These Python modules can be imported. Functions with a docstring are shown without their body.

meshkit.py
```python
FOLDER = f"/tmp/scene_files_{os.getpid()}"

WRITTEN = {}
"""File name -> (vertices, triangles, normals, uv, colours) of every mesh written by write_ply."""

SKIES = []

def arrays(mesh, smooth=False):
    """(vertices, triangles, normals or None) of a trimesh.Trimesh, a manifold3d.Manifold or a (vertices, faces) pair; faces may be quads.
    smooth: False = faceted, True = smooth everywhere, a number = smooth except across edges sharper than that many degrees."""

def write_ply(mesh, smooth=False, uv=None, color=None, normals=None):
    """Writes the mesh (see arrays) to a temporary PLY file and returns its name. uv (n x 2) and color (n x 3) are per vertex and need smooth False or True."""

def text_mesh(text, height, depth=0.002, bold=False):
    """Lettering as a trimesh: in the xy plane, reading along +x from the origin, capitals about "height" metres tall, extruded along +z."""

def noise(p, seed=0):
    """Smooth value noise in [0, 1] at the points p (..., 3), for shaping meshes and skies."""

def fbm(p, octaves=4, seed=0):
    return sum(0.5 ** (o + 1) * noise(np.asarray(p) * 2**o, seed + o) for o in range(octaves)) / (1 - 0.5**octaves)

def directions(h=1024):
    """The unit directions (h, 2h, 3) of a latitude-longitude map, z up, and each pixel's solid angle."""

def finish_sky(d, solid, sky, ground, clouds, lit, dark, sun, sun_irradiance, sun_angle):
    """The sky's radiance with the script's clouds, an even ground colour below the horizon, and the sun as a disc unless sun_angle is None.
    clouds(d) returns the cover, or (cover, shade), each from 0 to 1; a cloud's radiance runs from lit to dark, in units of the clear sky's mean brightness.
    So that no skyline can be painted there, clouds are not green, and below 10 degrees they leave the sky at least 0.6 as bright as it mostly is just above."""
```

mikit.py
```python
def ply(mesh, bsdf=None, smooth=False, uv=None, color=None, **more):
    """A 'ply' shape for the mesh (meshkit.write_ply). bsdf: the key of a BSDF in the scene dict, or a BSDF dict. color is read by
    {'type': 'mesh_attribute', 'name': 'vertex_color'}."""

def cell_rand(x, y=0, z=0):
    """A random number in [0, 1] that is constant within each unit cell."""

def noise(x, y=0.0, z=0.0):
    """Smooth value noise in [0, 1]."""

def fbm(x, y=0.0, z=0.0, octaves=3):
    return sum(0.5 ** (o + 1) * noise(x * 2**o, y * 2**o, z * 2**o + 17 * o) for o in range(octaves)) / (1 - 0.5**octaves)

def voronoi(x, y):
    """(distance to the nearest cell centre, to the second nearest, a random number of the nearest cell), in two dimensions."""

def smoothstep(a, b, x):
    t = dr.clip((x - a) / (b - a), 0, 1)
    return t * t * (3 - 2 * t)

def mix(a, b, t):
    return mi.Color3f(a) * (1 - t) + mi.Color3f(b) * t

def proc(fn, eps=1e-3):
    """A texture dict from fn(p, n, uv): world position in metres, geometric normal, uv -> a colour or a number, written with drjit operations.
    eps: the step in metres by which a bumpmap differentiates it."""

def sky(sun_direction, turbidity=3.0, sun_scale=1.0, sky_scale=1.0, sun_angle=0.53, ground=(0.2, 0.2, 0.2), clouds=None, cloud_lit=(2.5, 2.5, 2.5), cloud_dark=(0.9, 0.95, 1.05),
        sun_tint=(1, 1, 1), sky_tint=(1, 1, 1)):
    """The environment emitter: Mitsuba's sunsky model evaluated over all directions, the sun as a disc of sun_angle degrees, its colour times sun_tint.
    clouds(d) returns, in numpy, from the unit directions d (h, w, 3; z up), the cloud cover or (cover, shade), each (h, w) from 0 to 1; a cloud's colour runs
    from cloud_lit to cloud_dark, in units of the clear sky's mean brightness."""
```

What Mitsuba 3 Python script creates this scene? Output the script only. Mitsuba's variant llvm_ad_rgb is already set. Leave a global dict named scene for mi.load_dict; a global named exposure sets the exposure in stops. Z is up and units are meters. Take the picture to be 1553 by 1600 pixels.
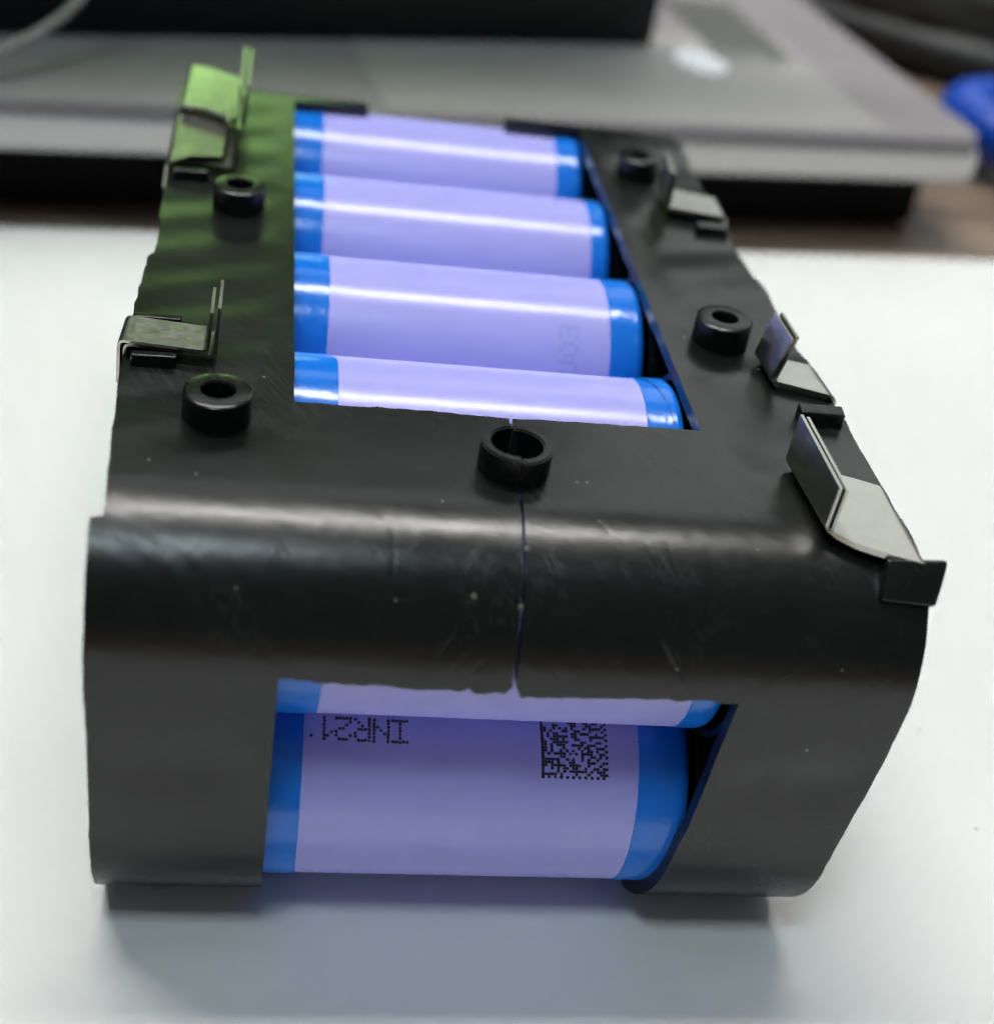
import math, random
import numpy as np
import trimesh
import manifold3d as m3
from shapely.geometry import Polygon, LineString, Point, MultiPolygon, box as sbox
from shapely.ops import unary_union
import drjit as dr
import mitsuba as mi
import mikit
from mikit import proc, noise, fbm, voronoi, cell_rand, smoothstep, mix
import meshkit

T = mi.ScalarTransform4f
rng = np.random.default_rng(7)
MM = 0.001
scene, labels = {}, {}

# ------------------------------------------------------------------ camera
CAM = np.array([-8.469, -111.732, 119.959])
CR = np.array([[0.98348458, -0.10600055, 0.14670367], [0.06031923, -0.57225435, -0.81785484], [0.17064488, 0.81319668, -0.55640946]])
FPX = 2405.717
scene['camera'] = {
    'type': 'thinlens',
    'to_world': T().look_at(origin=(CAM * MM).tolist(), target=((CAM + CR[2] * 100) * MM).tolist(), up=(-CR[1]).tolist()),
    'fov': math.degrees(2 * math.atan(1553 / 2 / FPX)), 'fov_axis': 'x',
    'aperture_radius': 0.0015, 'focus_distance': 0.150,
    'near_clip': 0.005, 'far_clip': 20.0,
}
exposure = 0.2

# ------------------------------------------------------------------ lamps
def lamp(name, center, target, w, h, rad, label):
    c, t = np.array(center, float), np.array(target, float)
    d = (t - c) / np.linalg.norm(t - c)
    u = np.cross([0, 1, 0.01], d); u /= np.linalg.norm(u)
    v = np.cross(d, u)
    V = np.array([c - u*w/2 - v*h/2, c + u*w/2 - v*h/2, c + u*w/2 + v*h/2, c - u*w/2 + v*h/2])
    back = V - d * 0.02
    front = trimesh.Trimesh(V, [[0, 1, 2], [0, 2, 3]], process=False)
    if np.dot(front.face_normals[0], d) < 0: front.invert()
    scene[name + '__diffuser'] = mikit.ply(front, 'lamp_white', emitter={'type': 'area', 'radiance': {'type': 'rgb', 'value': list(rad)}})
    hs = trimesh.convex.convex_hull(np.vstack([V - d*0.003 , back]))
    scene[name + '__housing'] = mikit.ply(hs, 'lamp_white')
    labels[name] = {'label': label, 'category': 'lamp'}

scene['lamp_white'] = {'type': 'diffuse', 'reflectance': {'type': 'rgb', 'value': [.7, .7, .7]}}
lamp('ceiling_lamp', (-0.12, 0.47, 1.60), (0.02, 0.04, 0.02), 1.25, 0.19, (29, 28.5, 27.2), 'long white tube lamp on the ceiling behind the battery pack')
lamp('ceiling_panel', (-0.22, -0.45, 1.7), (0.0, 0.0, 0.02), 0.5, 0.34, (9.8, 11.9, 12.4), 'square cool white ceiling panel above the camera side')
lamp('window_lamp', (0.5, 2.3, 1.75), (0.0, 0.0, 0.04), 3.2, 1.3, (.85, .90, .88), 'broad pale lamp panel far behind the laptop')
scene['room_light'] = {'type': 'constant', 'radiance': {'type': 'rgb', 'value': [0.085, 0.09, 0.095]}}

# ------------------------------------------------------------------ materials
def rgb(*c): return {'type': 'rgb', 'value': list(c)}
def lin(r, g, b):
    return [((x/255) / 12.92 if x/255 < .04045 else ((x/255 + .055) / 1.055) ** 2.4) for x in (r, g, b)]

def bump(inner, fn, scale, eps=1e-4):
    return {'type': 'bumpmap', 'nested': inner, 'tex': {**proc(fn, eps)}, 'scale': scale}

def plastic_col(p, n, uv):
    x, y, z = p.x*1000, p.y*1000, p.z*1000
    g = fbm(x*.16, y*.16, z*.16 + 3, 4)
    sc = noise(x*1.2 + y*6, y*1.0 - x*.8, z*2)
    scuff = smoothstep(.52, .72, fbm(x*.13 + 31, y*.13 + 5, z*.13, 3)) * smoothstep(.45, .85, noise((x + .5*y)*3.2, (y - .5*x)*.35, z*1.5))
    hair = smoothstep(.90, .97, noise((x - 1.1*y)*6, (y + x)*.16, z*.4)) * smoothstep(.45, .65, noise(x*.2, y*.2 + 4, z*.2))
    v = mi.Float(.002) + .006*g + .009*scuff + .016*hair + .012*smoothstep(.80, .97, sc)*g
    first, _, which = voronoi(x*.13 + 13, y*.13 + z*.11)
    speck = dr.select((first < .006 + .012*which) & (which > .78), mi.Float(.16), mi.Float(0))
    return mi.Color3f(v*.92, v*1.06, v*1.03) + speck
def plastic_rough(p, n, uv):
    x, y, z = p.x*1000, p.y*1000, p.z*1000
    st = smoothstep(.72, .95, noise((x + .6*y)*4.5, (y - .6*x)*.22, z*.3)) + smoothstep(.74, .95, noise((x - .9*y)*5, (y + .9*x)*.2, z*.3 + 7))
    return .17 + .14*fbm(x*.11 + 9, y*.11, z*.11, 3) + .07*noise(x*2 + y*9, y*2, z*2) + .10*st
def plastic_h(p, n, uv):
    x, y, z = p.x*1000, p.y*1000, p.z*1000
    st = smoothstep(.80, .97, noise((x + .6*y)*4.5, (y - .6*x)*.22, z*.3))
    return .6*fbm(x*.28, y*.28, z*.28, 3) + .09*fbm(x*5, y*5, z*5, 2) - .10*st
scene['black_plastic'] = bump({'type': 'principled', 'base_color': proc(plastic_col), 'roughness': proc(plastic_rough), 'specular': .5}, plastic_h, .00010, 2e-4)

def purple_col(p, n, uv):
    x, y, z = p.x*1000, p.y*1000, p.z*1000
    return mix([.385, .378, .84], [.41, .402, .87], fbm(x*.3, y*.3, z*.3, 3))
scene['mark_grey'] = {'type': 'principled', 'base_color': rgb(.09, .085, .06), 'roughness': .35}
scene['purple_wrap'] = bump({'type': 'principled', 'base_color': proc(purple_col), 'roughness': .23, 'specular': .45}, lambda p, n, uv: fbm(p.x*150, p.y*500, p.z*500, 2), .00002, 1e-4)
def blue_h(p, n, uv): return fbm(p.x*500, p.y*350, p.z*350, 3)
scene['blue_wrap'] = bump({'type': 'principled', 'base_color': rgb(.008, .17, .72), 'roughness': .17, 'specular': .55}, blue_h, .00007, 1e-4)
scene['ink'] = {'type': 'principled', 'base_color': rgb(.012, .011, .03), 'roughness': .5}
scene['faint_ink'] = {'type': 'principled', 'base_color': rgb(.335, .345, .77), 'roughness': .22}
def nick_col(p, n, uv):
    x, y, z = p.x*1000, p.y*1000, p.z*1000
    return mix([.51, .50, .45], [.59, .58, .53], fbm(x*.9, y*.9, z*.9, 4))
def nick_r(p, n, uv):
    return .24 + .12*fbm(p.x*1600, p.y*1600, p.z*1600, 3)
scene['nickel'] = bump({'type': 'principled', 'base_color': proc(nick_col), 'metallic': 1.0, 'roughness': proc(nick_r)}, lambda p, n, uv: fbm(p.x*900, p.y*900, p.z*900, 3), .00006, 1e-4)
scene['steel_end'] = {'type': 'principled', 'base_color': rgb(.45, .45, .45), 'metallic': 1.0, 'roughness': .35}

def mat_col(p, n, uv):
    x, y = p.x*1000, p.y*1000
    g = fbm(x*.03, y*.03, 0, 3)
    f, _, w = voronoi(x*.075 + 3.3, y*.075)
    sp = (f < .006 + .012*w) & (w > .93)
    c = mix([.715, .718, .71], [.765, .768, .76], g)
    return dr.select(sp, mi.Color3f(.45, .44, .42), c)
scene['white_mat'] = bump({'type': 'principled', 'base_color': proc(mat_col), 'roughness': .55, 'specular': .4}, lambda p, n, uv: fbm(p.x*1200, p.y*1200, 0, 3), .00012, 2e-4)

def wood_col(p, n, uv):
    x, y = p.x*1000, p.y*1000
    w = fbm(x*.012, y*.22 + 2*fbm(x*.02, y*.05, 0, 2), 0, 4)
    fine = noise(x*.05, y*2.2, 1)
    return mix([.115, .08, .058], [.28, .20, .145], smoothstep(.25, .75, w*.75 + fine*.25))
scene['dark_wood'] = {'type': 'principled', 'base_color': proc(wood_col), 'roughness': .5}
def alu_col(p, n, uv):
    return mix([.245, .225, .24], [.275, .254, .266], fbm(p.x*60, p.y*60, p.z*60, 3))
scene['grey_aluminium'] = {'type': 'principled', 'base_color': proc(alu_col), 'metallic': .1, 'roughness': .6, 'specular': .3}
scene['light_edge'] = {'type': 'principled', 'base_color': rgb(.41, .39, .385), 'metallic': .0, 'roughness': .4}
scene['black_case'] = {'type': 'principled', 'base_color': rgb(.004, .004, .004), 'specular': .1, 'roughness': .7}
scene['black_gloss'] = {'type': 'principled', 'base_color': rgb(.003, .005, .006), 'specular': .25, 'roughness': .35}
scene['pad_grey'] = {'type': 'principled', 'base_color': rgb(.33, .318, .31), 'roughness': .55, 'metallic': .1}
scene['sticker_white'] = {'type': 'principled', 'base_color': rgb(.86, .88, .92), 'roughness': .25}
scene['sticker_dark'] = {'type': 'principled', 'base_color': rgb(.085, .088, .08), 'roughness': .4}
scene['sticker_grey'] = {'type': 'principled', 'base_color': rgb(.24, .24, .23), 'roughness': .4}
scene['cable_grey'] = {'type': 'principled', 'base_color': rgb(.30, .30, .29), 'roughness': .3}
scene['cable_black'] = {'type': 'principled', 'base_color': rgb(.018, .018, .018), 'roughness': .5}
scene['handle_blue'] = {'type': 'principled', 'base_color': rgb(.004, .06, .44), 'roughness': .35}
scene['bag_olive'] = {'type': 'principled', 'base_color': rgb(.075, .075, .062), 'roughness': .6}

# ------------------------------------------------------------------ helpers
def key_for(name):
    if name not in used:
        used[name] = 0
        return name
    used[name] += 1
    return f'{name}_{used[name]:03d}'
used = {}

def put(key, mesh, mat, smooth=False, **kw):
    if hasattr(mesh, 'to_mesh'):
        m = mesh.to_mesh()
        mesh = trimesh.Trimesh(np.array(m.vert_properties[:, :3], float), np.array(m.tri_verts), process=False)
    mesh = mesh.copy()
    if mesh.is_volume and mesh.volume < 0: mesh.invert()
    elif hasattr(mesh, 'is_watertight') and not mesh.is_volume and mesh.is_watertight and mesh.volume < 0: mesh.invert()
    mesh.vertices = np.asarray(mesh.vertices) * MM
    scene[key] = mikit.ply(mesh, mat, smooth=smooth, **kw)

def part(holder, name, mesh, mat, smooth=False, label=None, **kw):
    k = key_for(holder + '__' + name)
    put(k, mesh, mat, smooth, **kw)
    if label: labels[k] = {'label': label}
    return k

def thing(name, label, cat, group=None):
    k = key_for(name)
    labels[k] = {'label': label, 'category': cat}
    if group: labels[k]['group'] = group
    return k

def rbox(x0, x1, y0, y1, z0, z1, r=.25, n=8):
    sp = m3.Manifold.sphere(r, n * 4)
    return m3.Manifold.batch_hull([sp.translate((x, y, z)) for x in (x0 + r, x1 - r) for y in (y0 + r, y1 - r) for z in (z0 + r, z1 - r)])

def cs(poly):
    polys = poly.geoms if isinstance(poly, MultiPolygon) else [poly]
    cont = []
    for p in polys:
        cont.append(np.array(p.exterior.coords)[:-1])
        cont += [np.array(i.coords)[:-1] for i in p.interiors]
    return m3.CrossSection(cont, m3.FillRule.EvenOdd)

def jag(pts, amp, step, seed):
    r = np.random.default_rng(seed); out = [pts[0]]
    for a, b in zip(pts[:-1], pts[1:]):
        a, b = np.array(a, float), np.array(b, float)
        L = np.linalg.norm(b - a); n = max(1, int(L / step)); d = (b - a) / max(L, 1e-9); nn = np.array([-d[1], d[0]])
        for i in range(1, n):
            out.append(tuple(a + d * L * (i + r.uniform(-.3, .3)) / n + nn * r.normal() * amp))
        out.append(tuple(b))
    return out

# ------------------------------------------------------------------ the pack's measures (mm)
ZU, ZL, PITCH, RC = 33.016, 12.1, 23.419, 10.6
RS, TH = 12.1, 1.5                     # shell's outer radius and thickness
YB = 4 * PITCH
ZT = ZU + RS
S1 = RS * math.pi / 2; S2 = S1 + (ZU - ZL)

def warp(v):
    """(x, s, n) on the unrolled shell -> the shell: s = 0 over the first cell, positive down the front, negative towards the back."""
    x, s, n = v[:, 0], v[:, 1], v[:, 2]
    y, z = -s, ZT + n
    side = np.clip((np.maximum(-3.2 - x, x - 36.7) - 1.2) / 3, 0, 1)
    flat = np.clip((-s - 2) / 6, 0, 1) * np.clip((s + YB) / 5, 0, 1)
    z = z + side * flat * (np.where(x > 17, .28, .04) * np.cos(2 * np.pi * s / PITCH) + .06 * np.sin(s * .71 + x * .3))
    a = s / RS
    up = (s > 0) & (s <= S1)
    y = np.where(up, -(RS + n) * np.sin(a), y); z = np.where(up, ZU + (RS + n) * np.cos(a), z)
    fr = (s > S1) & (s <= S2)
    zz = ZU - (s - S1)
    dent = (.62 * (.7 + .3 * np.sin(x * .9) * np.sin(x * .37 + 1)) * np.clip(np.minimum(np.minimum(x + 19.5, 52.5 - x), np.maximum(-4 - x, x - 37.8)) / 4, 0, 1)) * np.exp(-((zz - (ZU + ZL) / 2) / 2.8) ** 2)
    y = np.where(fr, -(RS + n) + dent, y); z = np.where(fr, zz, z)
    lo = s > S2
    b = (s - S2) / RS
    y = np.where(lo, -(RS + n) * np.cos(b), y); z = np.where(lo, ZL - (RS + n) * np.sin(b), z)
    bk = s < -YB
    c = (-s - YB) / RS
    cb = np.minimum(c, math.pi / 2)
    y = np.where(bk, YB + (RS + n) * np.sin(cb), y)
    z = np.where(bk, ZU + (RS + n) * np.cos(cb) - np.maximum(c - math.pi / 2, 0) * RS, z)
    return np.stack([x, y, z], 1)

def sheet(poly, n0, n1, length=1.0):
    m = m3.Manifold.extrude(cs(poly), n1 - n0).translate((0, 0, n0)).refine_to_length(length)
    return m.warp_batch(warp)

def on_shell(x0, x1, s0, s1, n1, r=.2):
    return rbox(x0, x1, s0, s1, -.3, n1, r, 4).refine_to_length(.6).warp_batch(warp)

SB = S2 + RS * math.radians(68)        # the flaps' lower end
# seam between the halves, from the window's front edge down to the shell's lower edge: (x, s)
seam = [(17.55, -13.6), (16.95, -6.0), (16.85, 0), (16.80, 2.8), (16.70, 5.6), (16.62, 10.1), (16.6, 14.0), (16.7, 18.5), (16.9, 19.6)]
seamL = jag([(x - .15, s) for x, s in seam], .05, 1.2, 1)
seamR = jag([(x + .15, s) for x, s in seam], .05, 1.2, 2)
seamL[-1] = (16.0, 19.35); seamR[-1] = (17.5, 19.75)

# ------------------------------------------------------------------ left half of the holder
outl = jag([(-18.2, -YB - 25), (-18.3, -60)], .05, 2.5, 3) + jag([(-18.3, -52), (-18.05, -52), (-18.05, -46), (-18.2, -43)], .03, 2, 4) + \
       jag([(-18.8, -42), (-19.3, -28), (-19.45, -16), (-18.95, -1), (-18.75, 5.0)], .06, 1.5, 5) + \
       jag([(-19.8, 5.25), (-19.7, 12), (-19.65, S1), (-19.3, 30), (-19.1, S2), (-18.9, 45), (-18.6, SB - .5), (-17.6, SB)], .03, 1.3, 6)
inl = [(-17.6, SB), (-3.4, SB)] + jag([(-3.4, SB), (-3.45, S2), (-3.6, 19.1)], .02, 2, 7)[1:] + \
      jag([(-3.6, 18.75), (5.4, 18.95), (8.5, 19.3), (11.0, 19.1), (16.0, 19.35)], .13, .8, 8)
winl = jag([(17.45, -13.65), (10.5, -13.95), (-3.15, -13.95)], .07, .9, 9) + jag([(-3.15, -14.5), (-3.15, -93.6)], .03, 2, 10) + \
       [(-3.1, -93.75), (6.9, -94.4), (6.8, -98.0), (2, -98.6), (-3.2, -98.4), (-3.2, -YB - 25)]
polyL = Polygon(outl + inl + seamL[::-1][1:] + winl).buffer(0)
hl = thing('battery_holder', 'left half of the black plastic battery holder, reaching from the seam to the left edge', 'battery holder')
part(hl, 'frame', sheet(polyL, -TH, 0), 'black_plastic', 34)

# ------------------------------------------------------------------ right half
outr = jag([(50.4, -YB - 25), (50.4, -94), (51.2, -92.5)], .05, 2.5, 13) + jag([(50.9, -91), (51.0, -60), (51.3, -50)], .06, 2, 14) + \
       jag([(51.55, -49.5), (51.9, -42), (52.4, -29), (52.6, -21)], .07, 1.4, 15) + [(52.0, -20.8), (52.0, -18.3)] + \
       jag([(53.0, -18.1), (53.1, -8), (53.0, -2), (53.6, 5), (53.75, 9.3), (53.5, 14), (53.4, 19.5), (53.05, 25), (52.65, 28.6), (52.2, 32), (51.5, 37.3), (51.15, 41), (50.9, 44)], .03, 1.2, 16)
corner = [(50.85 - 4.2 * (1 - math.cos(t)), 44.2 + (SB - .6 - 44.2) * math.sin(t)) for t in np.linspace(.15, math.pi / 2, 8)]
inr = [(33.9, SB - .6)] + jag([(33.9, SB - .6), (34.6, 45.9), (35.3, 40), (36.1, 35), (36.65, 27), (37.2, 20.2)], .03, 2, 17)[1:] + \
      jag([(37.2, 19.35), (33, 19.15), (31.5, 19.45), (28, 19.25), (17.5, 19.75)], .10, .8, 18)
winr = jag([(17.8, -13.7), (25, -13.95), (36.65, -13.95)], .06, .9, 19) + jag([(36.65, -14.5), (36.6, -93.6)], .035, 1.8, 20) + \
       [(36.6, -93.8), (26.2, -94.0), (26.3, -97.6), (31, -98.3), (36.6, -98.2), (36.6, -YB - 25)]
polyR = Polygon(outr + corner + inr + seamR[::-1][1:] + winr).buffer(0)
hr = thing('battery_holder', 'right half of the black plastic battery holder, with the chamfered front flap', 'battery holder')
part(hr, 'frame', sheet(polyR, -TH, 0), 'black_plastic', 34)

# end blocks: thin cups round each cell, tied by an outer plate
def end_block(x0, x1, xp0, xp1):
    cen = [(k * PITCH, z) for k in range(5) for z in (ZL, ZU)]
    cups = unary_union([Point(c).buffer(11.5, 24) for c in cen])
    outer = Polygon([(-10.3, ZL - 1), (-10.3, ZU + 1), (-6, ZU + 8.8), (0, ZU + 10.4), (YB, ZU + 10.4), (YB + 6, ZU + 8.8), (YB + 10.3, ZU + 1), (YB + 10.3, ZL - 1), (YB + 6, 2.2), (YB, 1), (0, 1), (-6, 2.2)])
    ring = cups.intersection(outer.buffer(.2)).difference(unary_union([Point(c).buffer(10.78, 24) for c in cen]))
    web = unary_union([sbox(k * PITCH - .5 + PITCH / 2, 30, k * PITCH + .5 + PITCH / 2, ZU + 10.3) for k in range(4)])
    a = m3.Manifold.extrude(cs(ring), x1 - x0).translate((0, 0, x0))
    b = m3.Manifold.extrude(cs(outer), xp1 - xp0).translate((0, 0, xp0))
    rot = lambda m: m.warp_batch(lambda v: np.stack([v[:, 2], v[:, 0], v[:, 1]], 1))
    return rot(a + b)
part(hl, 'cell_cups', end_block(-16.5, -4.2, -17.6, -16.2), 'black_plastic', 30)
part(hr, 'cell_cups', end_block(37.2, 49.3, 49.0, 50.3), 'black_plastic', 30)

# screw bosses
def boss(cx, cy, od, idm, h):
    pr = [(idm / 2 + .25, h), (od / 2 - .3, h), (od / 2, h - .25), (od / 2 + .03, -.1), (od / 2, -.6), (idm / 2 - .1, -.6), (idm / 2, h - .3), (idm / 2 + .25, h)]
    m = trimesh.creation.revolve(pr, sections=64)
    m.apply_translation((cx, cy, ZT)); return m
for c, od in (((-10.17, 10.5), 6.3), ((-9.61, 57.3), 5.9)):
    part(hl, 'screw_boss', boss(*c, od, od * .45, 2.8), 'black_plastic', 40)
for c, od in (((43.15, 33.7), 6.15), ((42.15, 79.3), 5.4)):
    part(hr, 'screw_boss', boss(*c, od, od * .42, 2.8), 'black_plastic', 40)

# split ring at the seam: one half on each holder
def half_ring(cx, cy, od, idm, h, left, dz):
    c = m3.CrossSection.circle(od / 2, 72) - m3.CrossSection.circle(idm / 2, 72)
    cut = Polygon([(-9 if left else 9, -9), (.1 * (-1 if left else 1) + .35, -9), (.1 * (-1 if left else 1) - .35, 9), (-9 if left else 9, 9)])
    c = c ^ cs(cut)
    m = m3.Manifold.extrude(c.offset(-.15, m3.JoinType.Round), h).translate((0, 0, -.8))
    m = m + m3.Manifold.extrude(c, h - .15).translate((0, 0, -.8))
    return m.translate((cx, cy, ZT + dz))
part(hl, 'seam_ring', half_ring(16.75, 4.9, 6.7, 4.9, 3.6, True, .12), 'black_plastic', 35)
part(hr, 'seam_ring', half_ring(16.75, 4.9, 6.7, 4.9, 3.6, False, -.1), 'black_plastic', 35)

for holder, x, sv in ((hl, 12.4, 10.4), (hl, 16.5, 11.1), (hr, 16.95, 5.9)):
    part(holder, 'moulding_mark', m3.Manifold.sphere(.26, 16).scale((1, 1, .35)).translate((x, sv, 0)).warp_batch(warp), 'mark_grey', 40)
# small rails that hold the clips
for x0, x1, y0, y1, h in ((-19.0, -14.3, 25.9, 27.0, 1.25), (-18.6, -14.3, 18.4, 19.4, 1.2), (-17.6, -13.4, 63.3, 64.6, 1.2)):
    part(hl, 'clip_rail', on_shell(x0, x1, -y1, -y0, h), 'black_plastic', 35)
for x0, x1, y0, y1, h in ((47.5, 52.2, 16.6, 18.3, 1.5), (46.8, 50.9, 61.9, 63.6, 1.0)):
    part(hr, 'clip_rail', on_shell(x0, x1, -y1, -y0, h), 'black_plastic', 35)
sp = m3.Manifold.sphere(.28, 24)
wedge = m3.Manifold.batch_hull([sp.translate(p) for p in ((49.6, 5.9, 1.55), (54.6, 6.0, 2.0), (54.2, 5.9, .2), (49.5, 5.9, -.4), (49.3, 8.7, .5), (53.7, 9.0, .9), (53.5, 9.0, -.4), (49.2, 8.7, -.4))])
part(hr, 'corner_rail', wedge.refine_to_length(.5).warp_batch(warp), 'black_plastic', 35)

# ------------------------------------------------------------------ battery cells
def band(xa, xb, r, yc, zc, t0=0.0, t1=2 * math.pi, n=96, nx=2):
    """A cylinder patch; xa and xb may be functions of the angle (from +y over +z)."""
    t = np.linspace(t0, t1, n + 1)
    fa = np.array([xa(u) if callable(xa) else xa for u in t]); fb = np.array([xb(u) if callable(xb) else xb for u in t])
    V, F = [], []
    for j in range(nx + 1):
        w = j / nx
        V.append(np.stack([fa * (1 - w) + fb * w, yc + r * np.cos(t), zc + r * np.sin(t)], 1))
    V = np.vstack(V)
    N = n + 1
    for j in range(nx):
        for i in range(n):
            a, b, c, d = j*N + i, (j+1)*N + i, (j+1)*N + i + 1, j*N + i + 1
            F += [[a, b, c], [a, c, d]]
    m = trimesh.Trimesh(V, F, process=False)
    if np.dot(m.face_normals[0], m.triangles_center[0] - [m.triangles_center[0][0], yc, zc]) < 0: m.invert()
    return m

def shell_of(xl, xr, r, yc, zc, wall=.12, n=96, edge=.05):
    """A closed sleeve with slightly rounded rims; xl, xr numbers or functions of the angle."""
    t = np.linspace(0, 2 * math.pi, n, endpoint=False)
    L = np.array([xl(u) if callable(xl) else xl for u in t]); R_ = np.array([xr(u) if callable(xr) else xr for u in t])
    rows = [(L, r - wall), (L, r - edge), (L + edge, r)] + [(L + edge + (R_ - L - 2*edge) * k / 8, r) for k in range(1, 8)] + [(R_ - edge, r), (R_, r - edge), (R_, r - wall)]
    V = np.vstack([np.stack([X, yc + q * np.cos(t), zc + q * np.sin(t)], 1) for X, q in rows])
    F = []
    m = len(rows)
    for j in range(m):
        j2 = (j + 1) % m
        for i in range(n):
            i2 = (i + 1) % n
            a, b, c, d = j*n + i, j2*n + i, j2*n + i2, j*n + i2
            F += [[a, c, b], [a, d, c]]
    me = trimesh.Trimesh(V, F, process=False)
    if me.volume < 0: me.invert()
    return me

XL, XR = -16.0, 36.8
def end_cap(xl, r, yc, zc, n=96):
    t = np.linspace(0, 2 * math.pi, n, endpoint=False)
    L = np.array([xl(u) if callable(xl) else xl for u in t])
    o = np.ones(n)
    rows = [(L, r - .2), (L, r - .05), (L + .05, r)] + [(L + (XR - 1.1 - L) * k / 5, r) for k in range(1, 6)] + \
           [(o * (XR - 1.1 + 1.1 * math.sin(a)), r - 1.1 + 1.1 * math.cos(a)) for a in np.linspace(.15, math.pi / 2, 8)] + [(o * XR, r - 3.6), (o * (XR - .25), r - 3.7), (o * (XR - .25), r - 1.4), (o * (XR - 1.3), r - .3)]
    V = np.vstack([np.stack([X, yc + q * np.cos(t), zc + q * np.sin(t)], 1) for X, q in rows]); F = []; m = len(rows)
    for j in range(m):
        j2 = (j + 1) % m
        for i in range(n):
            i2 = (i + 1) % n
            a, b, c, d = j*n + i, j2*n + i, j2*n + i2, j*n + i2
            F += [[a, c, b], [a, d, c]]
    me = trimesh.Trimesh(V, F, process=False)
    if me.volume < 0: me.invert()
    return me

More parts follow.
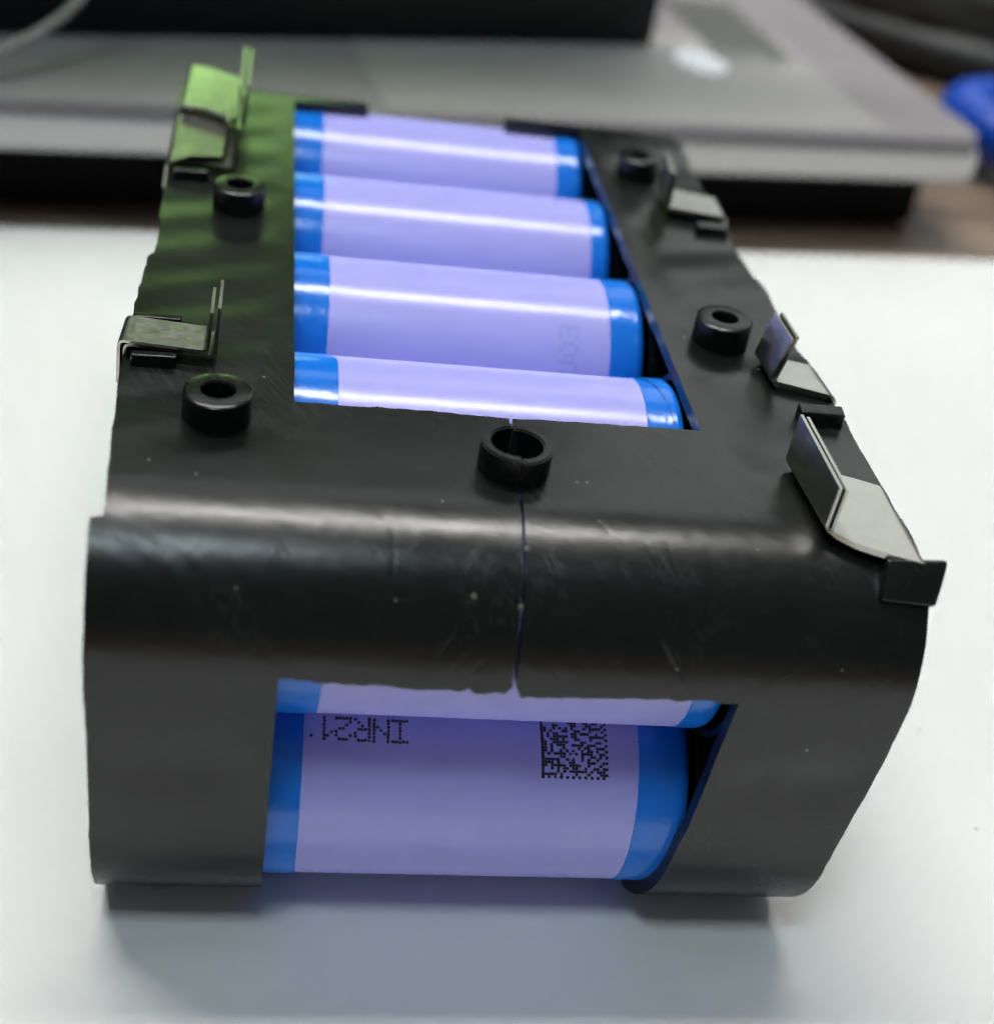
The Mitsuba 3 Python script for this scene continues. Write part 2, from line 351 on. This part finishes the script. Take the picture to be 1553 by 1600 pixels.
CG = 'lilac battery cells with blue end wraps lying side by side in the holder'
def cell(k, zc, pl, pr, label, capl=None, capr=None):
    yc = k * PITCH
    key = thing('battery_cell', label, 'battery cell', CG)
    part(key, 'sleeve', shell_of(pl - 1, pr + 1, RC, yc, zc), 'purple_wrap', 40)
    part(key, 'end_wrap', shell_of(XL, capl or pl, RC + .09, yc, zc, .2), 'blue_wrap', 40)
    part(key, 'end_wrap', end_cap(capr or pr, RC + .09, yc, zc), 'blue_wrap', 40)
    part(key, 'metal_end', trimesh.creation.cylinder(RC - .3, 1.0, sections=48, transform=trimesh.transformations.rotation_matrix(math.pi/2, [0, 1, 0]) ), 'steel_end', 30)
    scene.pop(key + '__metal_end')
    for xe in (XL + .4, XR - .7):
        c = trimesh.creation.cylinder(RC - (.25 if xe < 0 else 1.5), .8, sections=48)
        c.apply_transform(trimesh.transformations.rotation_matrix(math.pi/2, [0, 1, 0])); c.apply_translation((xe, yc, zc))
        nm = key + ('__metal_end' if xe < 0 else '__metal_end_001')
        put(nm, c, 'steel_end', 30)
    return key
wob = lambda x, a, ph: (lambda t: x + a * math.sin(t + ph) + a * .4 * math.sin(3 * t + ph))
c0 = cell(0, ZU, .31, 33.7, 'lilac battery cell showing only as a thin strip above the printed cell', wob(.31, .08, 0), wob(33.7, .1, 1))
c1 = cell(1, ZU, 1.3, 32.7, 'lilac battery cell at the front of the top window, beside the split ring', lambda t: 1.35 - 1.6 * math.exp(-((math.degrees(t) - 60) / 9) ** 2), wob(32.75, .12, 2.2))
c2 = cell(2, ZU, .95, 32.6, 'lilac battery cell second from the front of the top window, faintly lettered', wob(.9, .06, 1), wob(32.6, .1, 0))
c3 = cell(3, ZU, .7, 34.3, 'lilac battery cell third from the front of the top window', wob(.7, .06, 3), wob(34.2, .08, 1))
c4 = cell(4, ZU, .9, 33.1, 'lilac battery cell at the back of the top window, nearest the laptop', wob(.9, .05, 1), wob(33.1, .05, 2))
cl = cell(0, ZL, .45, 31.6, 'lilac battery cell in the lower front window, printed with black dot lettering', lambda t: -.05 - .5*math.cos(t - math.radians(140)) + .06*math.sin(3*t), wob(31.5, .05, .5))

# second turns of the blue tape, ending in a slanting edge
def flap_edge(t):   # angle from +y: 62 deg is the far side, 120 deg the near side
    d = math.degrees(t)
    return 33.2 + 2.6 * np.clip((d - 66) / 60, 0, 1) ** .6
part(c1, 'tape_flap', band(flap_edge, XR - .95, RC + .2, PITCH, ZU, math.radians(40), math.radians(160), 60), 'blue_wrap', True)
part(c2, 'tape_flap', band(lambda t: 33.55, XR - .95, RC + .15, 2*PITCH, ZU, math.radians(30), math.radians(180), 60), 'blue_wrap', True)
part(c2, 'tape_flap', band(XL + .1, lambda t: .55 - .9 * np.clip((math.degrees(t) - 120) / 60, 0, 1), RC + .15, 2*PITCH, ZU, math.radians(30), math.radians(180), 60), 'blue_wrap', True)
part(c4, 'tape_flap', band(34.4, XR - .95, RC + .15, 4*PITCH, ZU, math.radians(30), math.radians(180), 60), 'blue_wrap', True)

# dot print on the lower cell
FONT = {'I': ['11111', '00100', '00100', '00100', '00100', '00100', '11111'],
        'N': ['10001', '10001', '11001', '10101', '10011', '10001', '10001'],
        'R': ['11110', '10001', '10001', '11110', '10100', '10010', '10001'],
        '2': ['01110', '10001', '00001', '00110', '01000', '10000', '11111'],
        '1': ['00100', '01100', '10100', '00100', '00100', '00100', '00100']}
def dots(pts, r, yc, zc, rc):
    V, F = [], []
    for x, deg, rr in pts:
        t = math.radians(deg); n = np.array([0, math.cos(t), math.sin(t)]); u = np.array([1, 0, 0.]); v = np.cross(n, u)
        c = np.array([x, yc, zc]) + n * rc
        base = len(V)
        ring = [u * math.cos(a) + v * math.sin(a) for a in np.linspace(0, 2*math.pi, 10, endpoint=False)]
        V += [c + n * .035] + [c + n * .03 + q * rr for q in ring] + [c - n * .02 + q * rr for q in ring]
        for i in range(10):
            j = (i + 1) % 10
            F += [[base, base + 1 + i, base + 1 + j], [base + 1 + i, base + 11 + i, base + 11 + j], [base + 1 + i, base + 11 + j, base + 1 + j]]
    return trimesh.Trimesh(np.array(V), F, process=False)
pr = []
x0 = 9.15
for g, ch in enumerate('INR21'):
    for r_, row in enumerate(FONT[ch]):
        for c_, on in enumerate(row):
            if on == '1':
                pr.append((x0 - g * 1.775 - c_ * .33 + rng.normal() * .015, 124.3 - r_ * 1.85 - (.15 * g) + rng.normal() * .12, .168 + rng.normal() * .01))
pr.append((-.25 + .45, 122.4, .17)) ; pr.append((.62 + .02, 117.2, .16))
pr = pr[:-1]
part(cl, 'dot_lettering', dots(pr, .18, 0, ZL, RC), 'ink', label='black dot letters INR21 printed upside down')
dm = []
R2 = np.random.default_rng(21)
for i in range(22):
    for j in range(20):
        on = R2.random() < .46
        if i == 0: on = True
        if j == 0: on = (i % 2 == 0)
        if i == 21: on = (j % 2 == 1)
        if on: dm.append((22.2 + i * .297 + j * -.008, 139.3 - j * 1.5 + i * .0, .165 + R2.normal() * .008))
part(cl, 'dot_square', dots(dm, .16, 0, ZL, RC), 'ink', label='square of scattered black printed dots')
fd = []
for g, rows in enumerate((['11111', '10101', '10101', '10001'], ['01110', '10001', '10001', '01110'], ['11110', '00001', '00001', '11110'])):
    for r_, row in enumerate(rows):
        for c_, on in enumerate(row):
            if on == '1':
                fd.append((27.0 + c_ * .45, 126 + g * 11 + r_ * 2.4, .26))
part(c2, 'faint_lettering', dots(fd, .2, 2*PITCH, ZU, RC), 'faint_ink', label='faint grey turned letters on the wrap')

# ------------------------------------------------------------------ metal clips
def rounded(path, r=.6, n=5):
    path = [np.array(p, float) for p in path]; out = [path[0]]
    for i in range(1, len(path) - 1):
        a, b, c = path[i-1], path[i], path[i+1]
        la, lc = np.linalg.norm(a - b), np.linalg.norm(c - b)
        rr = min(r, la * .45, lc * .45)
        p, q = b + (a - b) / la * rr, b + (c - b) / lc * rr
        for t in np.linspace(0, 1, n): out.append((1-t)**2 * p + 2*t*(1-t) * b + t*t * q)
    out.append(path[-1]); return np.array(out)

def loft(front, back, th, r=.6, nb=5, sag=0.0):
    """A bent strip between two polylines, thickened by th."""
    A, B = rounded(front, r), rounded(back, r)
    n = len(A); w = np.linspace(0, 1, nb)
    G = np.array([A * (1 - t) + B * t for t in w])          # nb x n x 3
    du = np.gradient(G, axis=1); dv = np.gradient(G, axis=0)
    N = np.cross(du, dv); N /= np.linalg.norm(N, axis=2, keepdims=True) + 1e-9
    top, bot = G + N * th / 2, G - N * th / 2
    V = np.vstack([top.reshape(-1, 3), bot.reshape(-1, 3)]); F = []
    o = nb * n; idx = lambda j, i: j * n + i
    for j in range(nb - 1):
        for i in range(n - 1):
            a, b, c, d = idx(j, i), idx(j, i+1), idx(j+1, i+1), idx(j+1, i)
            F += [[a, b, c], [a, c, d], [o+a, o+c, o+b], [o+a, o+d, o+c]]
    for i in range(n - 1):
        for j, s in ((0, 1), (nb - 1, -1)):
            a, b = idx(j, i), idx(j, i+1)
            F += [[a, o+a, b], [b, o+a, o+b]] if s > 0 else [[a, b, o+a], [b, o+b, o+a]]
    for j in range(nb - 1):
        for i, s in ((0, -1), (n - 1, 1)):
            a, b = idx(j, i), idx(j+1, i)
            F += [[a, o+a, b], [b, o+a, o+b]] if s > 0 else [[a, b, o+a], [b, o+b, o+a]]
    m = trimesh.Trimesh(V, F, process=False)
    m.fix_normals()
    return m
CLG = 'nickel connector clips on the edges of the holder'
def clip(label, strips):
    k = thing('connector_clip', label, 'clip', CLG)
    for f, b, th in strips:
        part(k, 'strip', loft(f, b, th), 'nickel', 40)
z = ZT
clip('shiny folded nickel clip on the left edge near the front screw boss', [
    ([(-19.9, 20.2, z-3.0), (-19.85, 20.3, z+1.55), (-11.5, 19.5, z+1.45), (-11.25, 19.5, z+5.7)], [(-19.6, 25.3, z-3.0), (-19.55, 25.3, z+1.55), (-11.4, 24.4, z+1.45), (-11.2, 24.9, z+5.7)], .30),
    ([(-19.4, 20.6, z-2.5), (-19.3, 20.7, z+1.0), (-10.75, 19.8, z+.75), (-10.55, 19.8, z+6.1)], [(-19.2, 25.0, z-2.5), (-19.1, 25.0, z+1.0), (-10.65, 24.7, z+.75), (-10.5, 25.6, z+6.2)], .30)])
clip('wide nickel clip near the back left corner, in front of the raised clip', [
    ([(-18.6, 65.2, z-2.0), (-18.3, 64.6, z+1.3), (-15.5, 66.0, z+1.9), (-11.7, 67.0, z+1.8), (-11.5, 67.0, z+6.3)], [(-18.3, 80, z-2.0), (-18.0, 80, z+2.4), (-15.5, 80, z+2.4), (-11.5, 79.0, z+2.2), (-11.4, 78, z+6.3)], .30),
    ([(-18.1, 66.0, z-2.0), (-17.9, 65.8, z+.9), (-15, 66.2, z+1.1), (-10.4, 66.0, z+.8), (-10.2, 66.0, z+6.0)], [(-18.0, 79, z-2.0), (-17.7, 79, z+1.6), (-15, 79, z+1.5), (-10.3, 78, z+1.5), (-10.1, 77, z+6.0)], .30)])
clip('raised nickel clip with green sheen at the back left corner', [
    ([(-18.0, 77.5, z+1.0), (-17.4, 78.3, z+3.6), (-14, 77.4, z+3.6), (-10.4, 75.2, z+3.3), (-10.2, 75.2, z+7.9)], [(-17.6, 92, z+1.0), (-17.0, 92.2, z+3.9), (-14, 91.3, z+4.0), (-10.3, 88.8, z+3.8), (-10.1, 90.0, z+7.9)], .30),
    ([(-17.5, 78.5, z+.6), (-17.0, 79, z+2.9), (-14, 78.4, z+2.9), (-9.6, 76.2, z+2.4), (-9.4, 76.2, z+7.7)], [(-17.4, 91, z+.6), (-16.8, 91, z+3.1), (-14, 90.5, z+3.1), (-9.5, 88.4, z+2.8), (-9.3, 90, z+7.7)], .30)])
clip('small nickel clip at the back right corner, beside the far screw boss', [
    ([(43.1, 66.0, z+6.0), (43.2, 66.0, z+1.3), (50.9, 64.4, z+1.3), (51.3, 64.4, z-2.5)], [(43.7, 73.0, z+6.0), (43.8, 72.6, z+1.3), (51.0, 70.4, z+1.3), (51.4, 70.4, z-2.5)], .30),
    ([(43.7, 66.3, z+5.7), (43.8, 66.3, z+.8), (50.6, 64.9, z+.8), (50.9, 64.9, z-2.5)], [(44.3, 72.7, z+5.7), (44.4, 72.3, z+.8), (50.7, 70.2, z+.8), (51.0, 70.2, z-2.5)], .30)])
clip('leaning nickel clip with a lilac sheen on the right edge, behind the wide clip', [
    ([(47.2, 23.4, z+6.0), (46.0, 23.3, z+1.05), (51.9, 21.2, z+.95), (52.6, 21.0, z+.6), (52.7, 21.2, z-2.5)], [(46.9, 29.2, z+6.0), (45.8, 29.2, z+.9), (51.4, 27.6, z+.9), (52.2, 27.4, z+.5), (52.3, 27.4, z-2.5)], .30),
    ([(47.75, 23.6, z+6.2), (46.5, 23.6, z+.45), (52.0, 21.7, z+.4), (52.4, 21.7, z-2.5)], [(47.5, 29.0, z+6.2), (46.3, 29.0, z+.35), (51.6, 27.3, z+.35), (52.0, 27.3, z-2.5)], .30)])
clip('wide nickel clip at the front right corner, the largest of the clips', [
    ([(44.35, -3.5, z+5.6), (44.2, -3.45, z+1.0), (46.5, -4.7, z+.55), (50.0, -6.1, z+.35), (52.7, -6.9, z+.4), (53.2, -6.6, z-1.5)], [(43.95, 8.4, z+5.9), (43.8, 8.4, z+.55), (46.5, 7.4, z+.5), (50, 6.1, z+.5), (52.6, 4.9, z+.5), (53.1, 5.2, z-1.5)], .30),
    ([(44.95, -3.6, z+5.5), (44.8, -3.55, z+.6), (47, -4.7, z+.1), (50.3, -6.0, z-.1), (52.5, -6.7, z-.1), (52.8, -6.4, z-1.5)], [(44.55, 8.2, z+5.8), (44.4, 8.2, z+.2), (47, 7.3, z+.15), (50, 6.0, z+.1), (52.2, 4.9, z+.1), (52.6, 5.2, z-1.5)], .30)])

# ------------------------------------------------------------------ desk, mat
desk = rbox(-900, 1100, -600, 1100, -31, -1.0, 1.5, 4)
put('desk', desk, 'dark_wood', 40); labels['desk'] = {'label': 'dark brown wooden desk', 'category': 'desk'}
labels['desk']['kind'] = 'structure'
mat_poly = Polygon([(-420, -120), (420, -120), (420, 141.75 + (420 + 50.46) * .1281), (-420, 141.75 + (-420 + 50.46) * .1281)])
mm = m3.Manifold.extrude(cs(mat_poly), .98).translate((0, 0, -.98))
put('work_mat', mm, 'white_mat'); labels['work_mat'] = {'label': 'smooth white work mat under the battery pack', 'category': 'mat'}

# ------------------------------------------------------------------ laptop
ANG = math.atan2(31, 185); LO = np.array([-50.2, 143.0])
ux, uy = np.array([math.cos(ANG), math.sin(ANG)]), np.array([-math.sin(ANG), math.cos(ANG)])
def lap(m):   # local (u along the front edge from the left frame edge, v back) -> world
    m = m if isinstance(m, trimesh.Trimesh) else trimesh.Trimesh(np.array(m.to_mesh().vert_properties[:, :3], float), np.array(m.to_mesh().tri_verts), process=False)
    v = np.array(m.vertices); xy = LO + v[:, :1] * ux + v[:, 1:2] * uy
    m.vertices = np.column_stack([xy, v[:, 2]]); return m
UR = 194.0
lp = thing('laptop', 'grey open laptop lying behind the battery pack, its front edge facing the pack', 'laptop')
part(lp, 'deck', lap(rbox(-130, UR + 12, 4.6, 215, 17.2, 21, 1.2) ^ m3.Manifold.extrude(cs(sbox(-140, 2, UR, 230).buffer(-9).buffer(9, 16)), 40)), 'grey_aluminium', 40)
lipp = Polygon([(1.2, 13.0), (-.4, 13.5), (-.2, 14.2), (1.9, 15.9), (2.2, 15.7), (5.2, 18.0), (5.4, 18.9), (60, 18.9), (60, 13.0)])
plan = Polygon([(-130, -5), (UR + 1, -5), (UR + 1, 220), (-130, 220)])
round_plan = sbox(-140, .2, UR - .2, 230).buffer(-9).buffer(9, 16)
cutter = m3.Manifold.extrude(cs(sbox(-140, -1, UR - .2, 230).buffer(-9).buffer(9, 16)), 40)
lm = m3.Manifold.extrude(cs(lipp), UR - 1 + 129).warp_batch(lambda v: np.stack([v[:, 2] - 129, v[:, 0], v[:, 1]], 1))
part(lp, 'front_lip', lap(lm ^ cutter), 'light_edge', 40)
part(lp, 'bottom_case', lap(rbox(-120, UR - 8, 9, 205, -.5, 13.0, 2.0)), 'black_case', 40)
part(lp, 'touchpad', lap(rbox(68, 172, 7, 62, 20.9, 21.06, .05)), 'pad_grey', 40)
def lap_xy(px, py): pass
def sticker(cx, cy, a, b, ang, nm, mt, disc=False):
    c = Point(0, 0).buffer(1, 16) if disc else sbox(-1, -1, 1, 1)
    from shapely import affinity
    c = affinity.translate(affinity.rotate(affinity.scale(c, a, b), ang), cx, cy)
    part(lp, nm, m3.Manifold.extrude(cs(c), .12).translate((0, 0, 21.07)), mt)
sticker(85.5, 209.5, 5.6, 7.5, 10, 'round_sticker', 'sticker_white', True)
sticker(97, 235, 9, 20, 8, 'dark_sticker', 'sticker_dark')
sticker(97.5, 216, 5.5, 5, 9, 'grey_sticker', 'sticker_grey')

# ------------------------------------------------------------------ tablet standing on the laptop
tb = thing('tablet', 'black tablet standing upright on the laptop, only its dark lower rim in view', 'tablet')
ta = math.atan2(39, 130.5); tx = np.array([math.cos(ta), math.sin(ta)]); ty = np.array([-math.sin(ta), math.cos(ta)]); TO = np.array([76.5, 217.0])
def tab(m):   # local: u to the left is negative, v depth, z height
    m = m if isinstance(m, trimesh.Trimesh) else trimesh.Trimesh(np.array(m.to_mesh().vert_properties[:, :3], float), np.array(m.to_mesh().tri_verts), process=False)
    v = np.array(m.vertices); xy = TO + v[:, :1] * tx + v[:, 1:2] * ty
    m.vertices = np.column_stack([xy, v[:, 2]]); return m
part(tb, 'body', tab(rbox(-235, 0, 0, 7, 21.2, 181, 1.5)), 'black_gloss', 40)
part(tb, 'screen', tab(rbox(-228, -7, -.12, .5, 38, 174, .05)), 'black_gloss')
scene['green_screen_base'] = {'type': 'diffuse', 'reflectance': rgb(.02, .02, .02)}
gp = trimesh.Trimesh([[-130, -.25, 56], [-74, -.25, 56], [-74, -.25, 95], [-130, -.25, 95]], [[0, 1, 2], [0, 2, 3]], process=False)
gp = tab(gp)
if gp.face_normals[0][1] > 0: gp.invert()
part(tb, 'lit_picture', gp, 'green_screen_base', emitter={'type': 'area', 'radiance': rgb(.95, 1.75, .55)}, label='bright green picture on the screen')

# ------------------------------------------------------------------ cable, blue handles, clutter on the right
def tube(pts, r, n=14, closed=False):
    P = np.array(pts, float)
    from scipy.interpolate import CubicSpline
    t = np.arange(len(P)); c = CubicSpline(t, P)(np.linspace(0, len(P) - 1, len(P) * 8))
    rr = r if hasattr(r, '__len__') else [r] * len(c)
    rr = np.interp(np.linspace(0, 1, len(c)), np.linspace(0, 1, len(rr)), rr)
    d = np.gradient(c, axis=0); d /= np.linalg.norm(d, axis=1, keepdims=True)
    V, F = [], []; u = np.cross(d[0], [0, 0, 1.]) if abs(d[0][2]) < .9 else np.cross(d[0], [1., 0, 0])
    for i in range(len(c)):
        u = u - d[i] * np.dot(u, d[i]); u /= np.linalg.norm(u); w = np.cross(d[i], u)
        V += [c[i] + rr[i] * (u * math.cos(a) + w * math.sin(a)) for a in np.linspace(0, 2*math.pi, n, endpoint=False)]
    for i in range(len(c) - 1):
        for k in range(n):
            a, b = i*n + k, i*n + (k+1) % n
            F += [[a, b, a + n], [b, b + n, a + n]]
    o = len(V); V += [c[0], c[-1]]
    for k in range(n):
        F += [[o, (k+1) % n, k], [o+1, (len(c)-1)*n + k, (len(c)-1)*n + (k+1) % n]]
    m = trimesh.Trimesh(np.array(V), F, process=False)
    if m.volume < 0: m.invert()
    return m
k = thing('cable', 'thin translucent grey cable looping over the left side of the laptop', 'cable')
put(k, tube([(-75, 140, 23), (-60, 149, 24), (-49, 157.5, 27), (-41.5, 165, 31), (-37.5, 170, 37), (-36, 172, 47), (-38, 172, 60), (-50, 165, 80)], .85), 'cable_grey', True)
k = thing('pliers', 'blue handled tool lying on the desk at the right edge, near the laptop corner', 'pliers')
part(k, 'handle', tube([(196, 196, 7), (176, 205, 8), (163, 216, 9), (159, 230, 9), (168, 241, 9), (186, 243, 8), (206, 236, 7)], [3.5, 5, 6.5, 7, 6.5, 5, 4]), 'handle_blue', True)
part(k, 'jaw', tube([(203, 236, 7), (218, 228, 6), (236, 220, 5)], [4.5, 4, 1.5]), 'steel_end', True)
k = thing('bottle', 'small blue object at the top right corner, behind the dark bag', 'bottle')
put(k, tube([(200, 309, 0), (200, 309, 3), (200, 309, 18), (200, 309, 30), (200, 309, 34)], [12, 13, 13, 9, 6]), 'handle_blue', True)
k = thing('black_cable', 'thick black cable lying on the desk behind the laptop corner', 'cable')
put(k, tube([(128, 330, 5), (140, 318, 6), (155, 306, 6), (172, 292, 6), (195, 280, 6), (225, 270, 6), (260, 268, 6)], 6.5), 'cable_black', True)
k = thing('tool_bag', 'crumpled dark olive bag on the desk behind the black cable', 'bag')
bg = trimesh.creation.icosphere(5, 1.0); v = bg.vertices * [75, 42, 30]
nz = meshkit.fbm(v * .05) if hasattr(meshkit, 'fbm') else 0
v = v * (1 + .18 * (np.asarray(nz)[:, None] if np.ndim(nz) else 0)); v[:, 2] = np.maximum(v[:, 2] + 22, -.8)
bg.vertices = v + [222, 325, 0]
put(k, bg, 'bag_olive', True)
